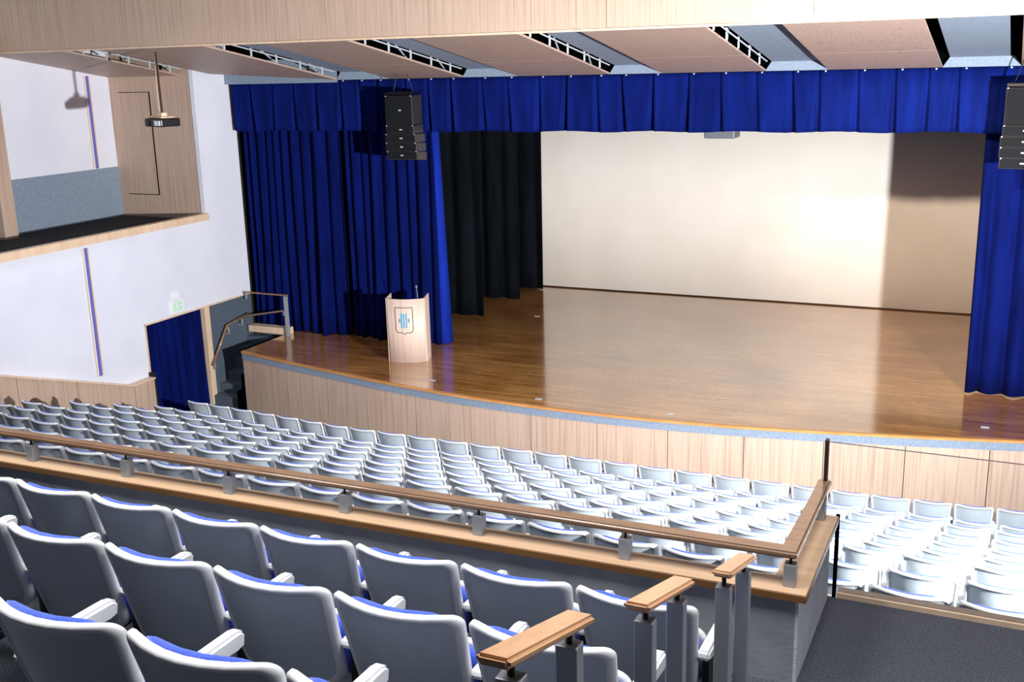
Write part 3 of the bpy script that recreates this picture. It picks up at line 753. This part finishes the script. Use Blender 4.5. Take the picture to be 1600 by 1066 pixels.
def make_seat():
    s = empty('auditorium_seat', (0,0,0))
    ol = rring(W2, 0.36, 0.83, 0.042, 0.07)
    back_in = [(i*0.045+0.03, 0.0) for i in range(5)]
    prof = [(0.20,-0.03),(0.12,-0.03),(0.03,-0.03),(0.006,-0.028),(0.0,-0.02),(0.0,0.000),(0.006,0.009),(0.013,0.012),(0.019,0.011),(0.025,0.002),(0.05,-0.002),(0.10,-0.002),(0.16,-0.002),(0.20,-0.002)]
    link('backrest', shell(ol, back_map, prof, (1,9)), [M['plastic'], M['plastic_w']], s, True)
    # blue back pad on the front, bulging over the rim
    ol2 = rring(W2-0.035, 0.40, 0.832, 0.10, 0.06)
    prof2 = [(0.18,-0.075),(0.10,-0.075),(0.03,-0.068),(0.008,-0.055),(0.0,-0.04),(0.008,-0.022),(0.05,-0.02),(0.18,-0.02)]
    link('back_cushion', shell(ol2, back_map, prof2), M['cushion'], s, True)
    def seat_map(x, z, d): return (x, 0.255-(z-0.40)*0.22 - d + 0.25*x*x, z)
    ol3 = rring(0.245, 0.32, 0.615, 0.06, 0.05)
    link('seat_pan', shell(ol3, seat_map, [(0.15,-0.07),(0.08,-0.07),(0.03,-0.06),(0.0,-0.035),(0.0,-0.012),(0.006,-0.004),(0.02,-0.002),(0.15,-0.002)]), M['plastic_w'], s, True)
    ol4 = rring(0.228, 0.335, 0.602, 0.06, 0.05)
    link('seat_cushion', shell(ol4, seat_map, [(0.15,0.055),(0.08,0.052),(0.03,0.045),(0.006,0.03),(0.0,0.012),(0.0,-0.002),(0.15,-0.003)]), M['cushion'], s, True)
    return s
def add_arm(s, sx):
    bm = bmesh.new()
    # rounded arm pad, a little drooping to the front
    prism(bm, [(0.10,0.55),(0.12,0.58),(0.49,0.575),(0.52,0.56),(0.51,0.51),(0.47,0.515),(0.14,0.53)], 'x', sx*0.272-0.026, sx*0.272+0.026)
    bmesh.ops.bevel(bm, geom=list(bm.edges), offset=0.010, segments=3, affect='EDGES')
    a = link('armrest', bm, M['plastic_w'], s)
    bm = bmesh.new(); rec(bm, sx*0.272-0.016, sx*0.272+0.016, 0.15, 0.36, 0.03, 0.54, 0.008); rec(bm, sx*0.272-0.026, sx*0.272+0.026, 0.10, 0.42, 0.0, 0.035, 0.006)
    b = link('leg', bm, M['seat_metal'], s, False)
    return a, b
proto = make_seat(); add_arm(proto, 1)
proto_l = None
proto_parts = list(proto.children)
first = [True]
def ordn(n):
    return '%d%s' % (n, 'th' if 10 <= n % 100 <= 20 else {1:'st',2:'nd',3:'rd'}.get(n % 10, 'th'))
def place_seat(x, y, z, rz, sx, label, group, left_arm=False, cat='seat'):
    if first[0]: s = proto; first[0] = False
    else:
        s = proto.copy(); C.objects.link(s)
        for ch in proto_parts:
            c = ch.copy(); C.objects.link(c); c.parent = s
    s.location = (x, y, z); s.rotation_euler = (0,0,rz); s.scale = (sx,1,1)
    if left_arm:
        for ch in proto_parts:
            if ch.name.split('.')[0] in ('armrest','leg'):
                c = ch.copy(); C.objects.link(c); c.parent = s; c.location = (-0.55,0,0)
    tag(s, label, cat, group)
    return s
ROWS = {
1: ([-13.84,-13.3,-12.78,-12.25,-11.72,-11.18,-10.65,-10.1,-9.55,-8.96,-8.38,-7.8,-7.22,-6.65,-6.07,-5.49,-4.92,-4.34,-3.76,-3.2,-2.63,-2.08,-1.53,-0.98,-0.45,0.08,0.62,1.16],
    [(-13.84,14.95),(-12.25,14.86),(-10.1,14.71),(-8.4,14.73),(-4.9,14.78),(-1.5,14.86),(0.1,14.98),(1.2,15.05)]),
2: ([-13.51,-13.02,-12.51,-11.98,-11.44,-10.92,-10.41,-9.89,-9.35,-8.78,-8.22,-7.63,-7.08,-6.5,-5.95,-5.4,-4.83,-4.27,-3.71,-3.15,-2.6,-2.04,-1.49,-0.95,-0.41,0.12,0.66],
    [(-13.51,13.75),(-12,13.64),(-10.41,13.50),(-8.9,13.45),(-5.4,13.51),(-3.1,13.56),(0.6,13.68)]),
3: ([-13.5,-13.01,-12.47,-11.96,-11.45,-10.95,-10.42,-9.88,-9.35,-8.8,-8.22,-7.65,-7.09,-6.53,-5.98,-5.42,-4.85,-4.3,-3.74,-3.19,-2.65,-2.1,-1.56,-1.02,-0.48,0.06,0.6],
    [(-13.5,12.82),(-11,12.64),(-8.8,12.53),(-6.5,12.56),(-3.2,12.66),(0.6,12.76)]),
4: ([-13.51,-13.0,-12.49,-11.98,-11.45,-10.94,-10.42,-9.88,-9.35,-8.80,-8.24,-7.68,-7.12,-6.56,-6.0,-5.45,-4.89,-4.34,-3.78,-3.23,-2.68,-2.13,-1.58,-1.04,-0.5,0.04,0.58],
    [(-13.51,11.94),(-11.4,11.76),(-9.3,11.62),(-6.5,11.62),(-3,11.70),(0.6,11.76)]),
5: ([-13.42,-12.93,-12.41,-11.91,-11.39,-10.88,-10.37,-9.84,-9.33,-8.78,-8.24,-7.69,-7.13,-6.57,-6.0,-5.45,-4.9,-4.35,-3.8,-3.25,-2.7,-2.15,-1.6,-1.07,-0.53,0.0,0.55],
    [(-13.9,11.0),(-11.4,10.83),(-8.8,10.68),(-6,10.68),(-2,10.75),(0.6,10.8)]),
6: ([-12.91,-12.41,-11.93,-11.42,-10.93,-10.41,-9.89,-9.35,-8.81,-8.25,-7.69,-7.13,-6.57,-6.02,-5.46,-4.91,-4.36,-3.81,-3.26,-2.71,-2.16,-1.62,-1.08,-0.57,-0.05,0.5],
    [(-12.9,10.03),(-11.4,9.95),(-9.3,9.82),(-7.7,9.79),(-4,9.8),(0.5,9.88)]),
7: ([-11.9,-11.38,-10.89,-10.37,-9.86,-9.34,-8.77,-8.24,-7.7,-7.13,-6.58,-6.01,-5.48,-4.92,-4.36,-3.8,-3.26,-2.71,-2.16,-1.64,-1.15,-0.66,-0.11,0.45],
    [(-11.9,9.05),(-10.4,8.97),(-8.8,8.91),(-5,8.93),(-1.6,9.0),(0.5,9.0)]),
8: ([-10.84,-10.32,-9.81,-9.31,-8.77,-8.23,-7.67,-7.12,-6.57,-6.02,-5.47,-4.92,-4.37,-3.83,-3.28,-2.74,-2.2,-1.69,-1.19,-0.69,-0.14,0.42],
    [(-10.8,8.06),(-8.3,8.02),(-4,8.02),(0.5,8.02)]),
9: ([-9.78,-9.24,-8.71,-8.19,-7.67,-7.13,-6.58,-6.02,-5.46,-4.93,-4.39,-3.84,-3.3,-2.75,-2.2,-1.7,-1.21,-0.72,-0.16,0.4],
    [(-9.8,7.07),(-7.1,7.12),(-3,7.15),(-1.5,7.1),(0.4,7.03)]),
10: ([-8.7,-8.14,-7.58,-7.03,-6.47,-5.92,-5.37,-4.82,-4.27],
    [(-8.7,6.22),(-4,6.22)]),
}
NAMES = {1:'first',2:'second',3:'third',4:'fourth',5:'fifth',6:'sixth',7:'seventh',8:'eighth',9:'ninth',10:'tenth'}
for k in sorted(ROWS):
    xs_, tab = ROWS[k]; zt = -3.48-0.31*(9-k); zf = zt-0.83; nvis = 0
    for i, x in enumerate(xs_):
        p = (xs_[i+1]-x) if i+1 < len(xs_) else (x-xs_[i-1])
        y = interp(tab, x); y2 = interp(tab, x+p)
        rz = math.atan2(y2-y, p)
        px_, py_ = project((x+p, y, zt))
        if px_ < -4: continue
        nvis += 1
        sc = p/0.55
        cx = x+p*0.5+0.004; cyy = (y+y2)/2-0.03
        row_name = NAMES[k]+' row from the stage' if k > 1 else 'front row nearest the stage'
        if nvis == 1: lab = 'pale grey auditorium seat at the left end of the %s' % row_name
        else: lab = 'pale grey auditorium seat, %s from the left in the %s' % (ordn(nvis), row_name)
        place_seat(cx, cyy, zf, rz, sc, lab, 'stalls seats in the %s' % row_name, left_arm=(nvis == 1))
B = [(1, 3.84, -2.14, [-5.38,-4.83,-4.285,-3.735,-3.19,-2.64,-2.09,-1.54]),
     (2, 2.91, -1.83, [-4.31,-3.76,-3.21,-2.66,-2.11,-1.56]),
     (3, 2.00, -1.52, [-2.72,-2.17,-1.62])]
for k, y, zt, xs_ in B:
    nm = {1:'balcony row behind the parapet',2:'second balcony row',3:'balcony row nearest the camera'}[k]
    for i, x in enumerate(xs_):
        lab = 'grey-backed seat with blue cushion, %s from the left in the %s' % (ordn(i+1), nm) if i else 'grey-backed seat cut by the left picture edge in the %s' % nm
        if i == len(xs_)-1: lab = 'grey-backed seat with blue cushion at the aisle end of the %s' % nm
        place_seat(x+0.275-0.03, y-0.005, zt-0.822, 0, 1.0, lab, 'seats in the %s' % nm, left_arm=(i == 0))

# ------------------------------------------------------------------ things left on the side seats
def lump(name, loc, pts, rad, mat, lab, cat):
    bm = bmesh.new()
    bmesh.ops.create_icosphere(bm, subdivisions=3, radius=1.0)
    rg_ = random.Random(len(lab))
    ph = [rg_.uniform(0,6) for _ in range(6)]
    for v_ in bm.verts:
        c = v_.co.copy(); q = 1+0.16*math.sin(4*c.x+ph[0])*math.sin(5*c.y+ph[1])+0.12*math.sin(7*c.z+ph[2]+3*c.x)
        v_.co = Vector((c.x*rad[0]*q, c.y*rad[1]*q, max(-rad[2]*0.8, c.z*rad[2]*q)))
        for (hx, hz) in pts:
            d = abs(v_.co.x-hx)
            if v_.co.z > 0 and d < 0.09: v_.co.z += hz*(1-d/0.09)
    bmesh.ops.translate(bm, verts=bm.verts, vec=(0,0,rad[2]*0.8))
    o = link(name, bm, mat, None, True, loc); tag(o, lab, cat)
    return o
def at(px, py, y):   # point of the pixel ray on plane y=const
    d = rr*(px-800) - uu*(py-533) + f*FPX
    return d*(y/d.y)
for (n_, px, py, y, hp, rad, mt, lab, cat) in (
    ('brown_bag', 62, 640, 11.6, [(-0.22,0.10),(-0.1,0.05)], (0.32,0.14,0.17), 'brown_item', 'brown bag leaning behind the fifth-row seats by the side panelling', 'bag'),
    ('brown_bag', 122, 640, 12.5, [(0.0,0.05)], (0.22,0.12,0.16), 'brown_item', 'dark brown bag standing behind the fourth-row seats', 'bag'),
    ('brown_bag', 194, 646, 13.35, [(0.12,0.12),(-0.1,0.03)], (0.20,0.12,0.15), 'brown_item', 'brown peaked bag behind the third row beside the black jacket', 'bag'),
    ('black_jacket', 217, 650, 13.3, [(-0.16,0.12),(0.14,0.05)], (0.24,0.14,0.16), 'black', 'black jacket heaped on a seat at the left end of the second row', 'jacket')):
    P = at(px, py, y); lump(n_, (P.x, P.y, P.z), hp, tuple(v*0.5 for v in rad), M[mt], lab, cat)
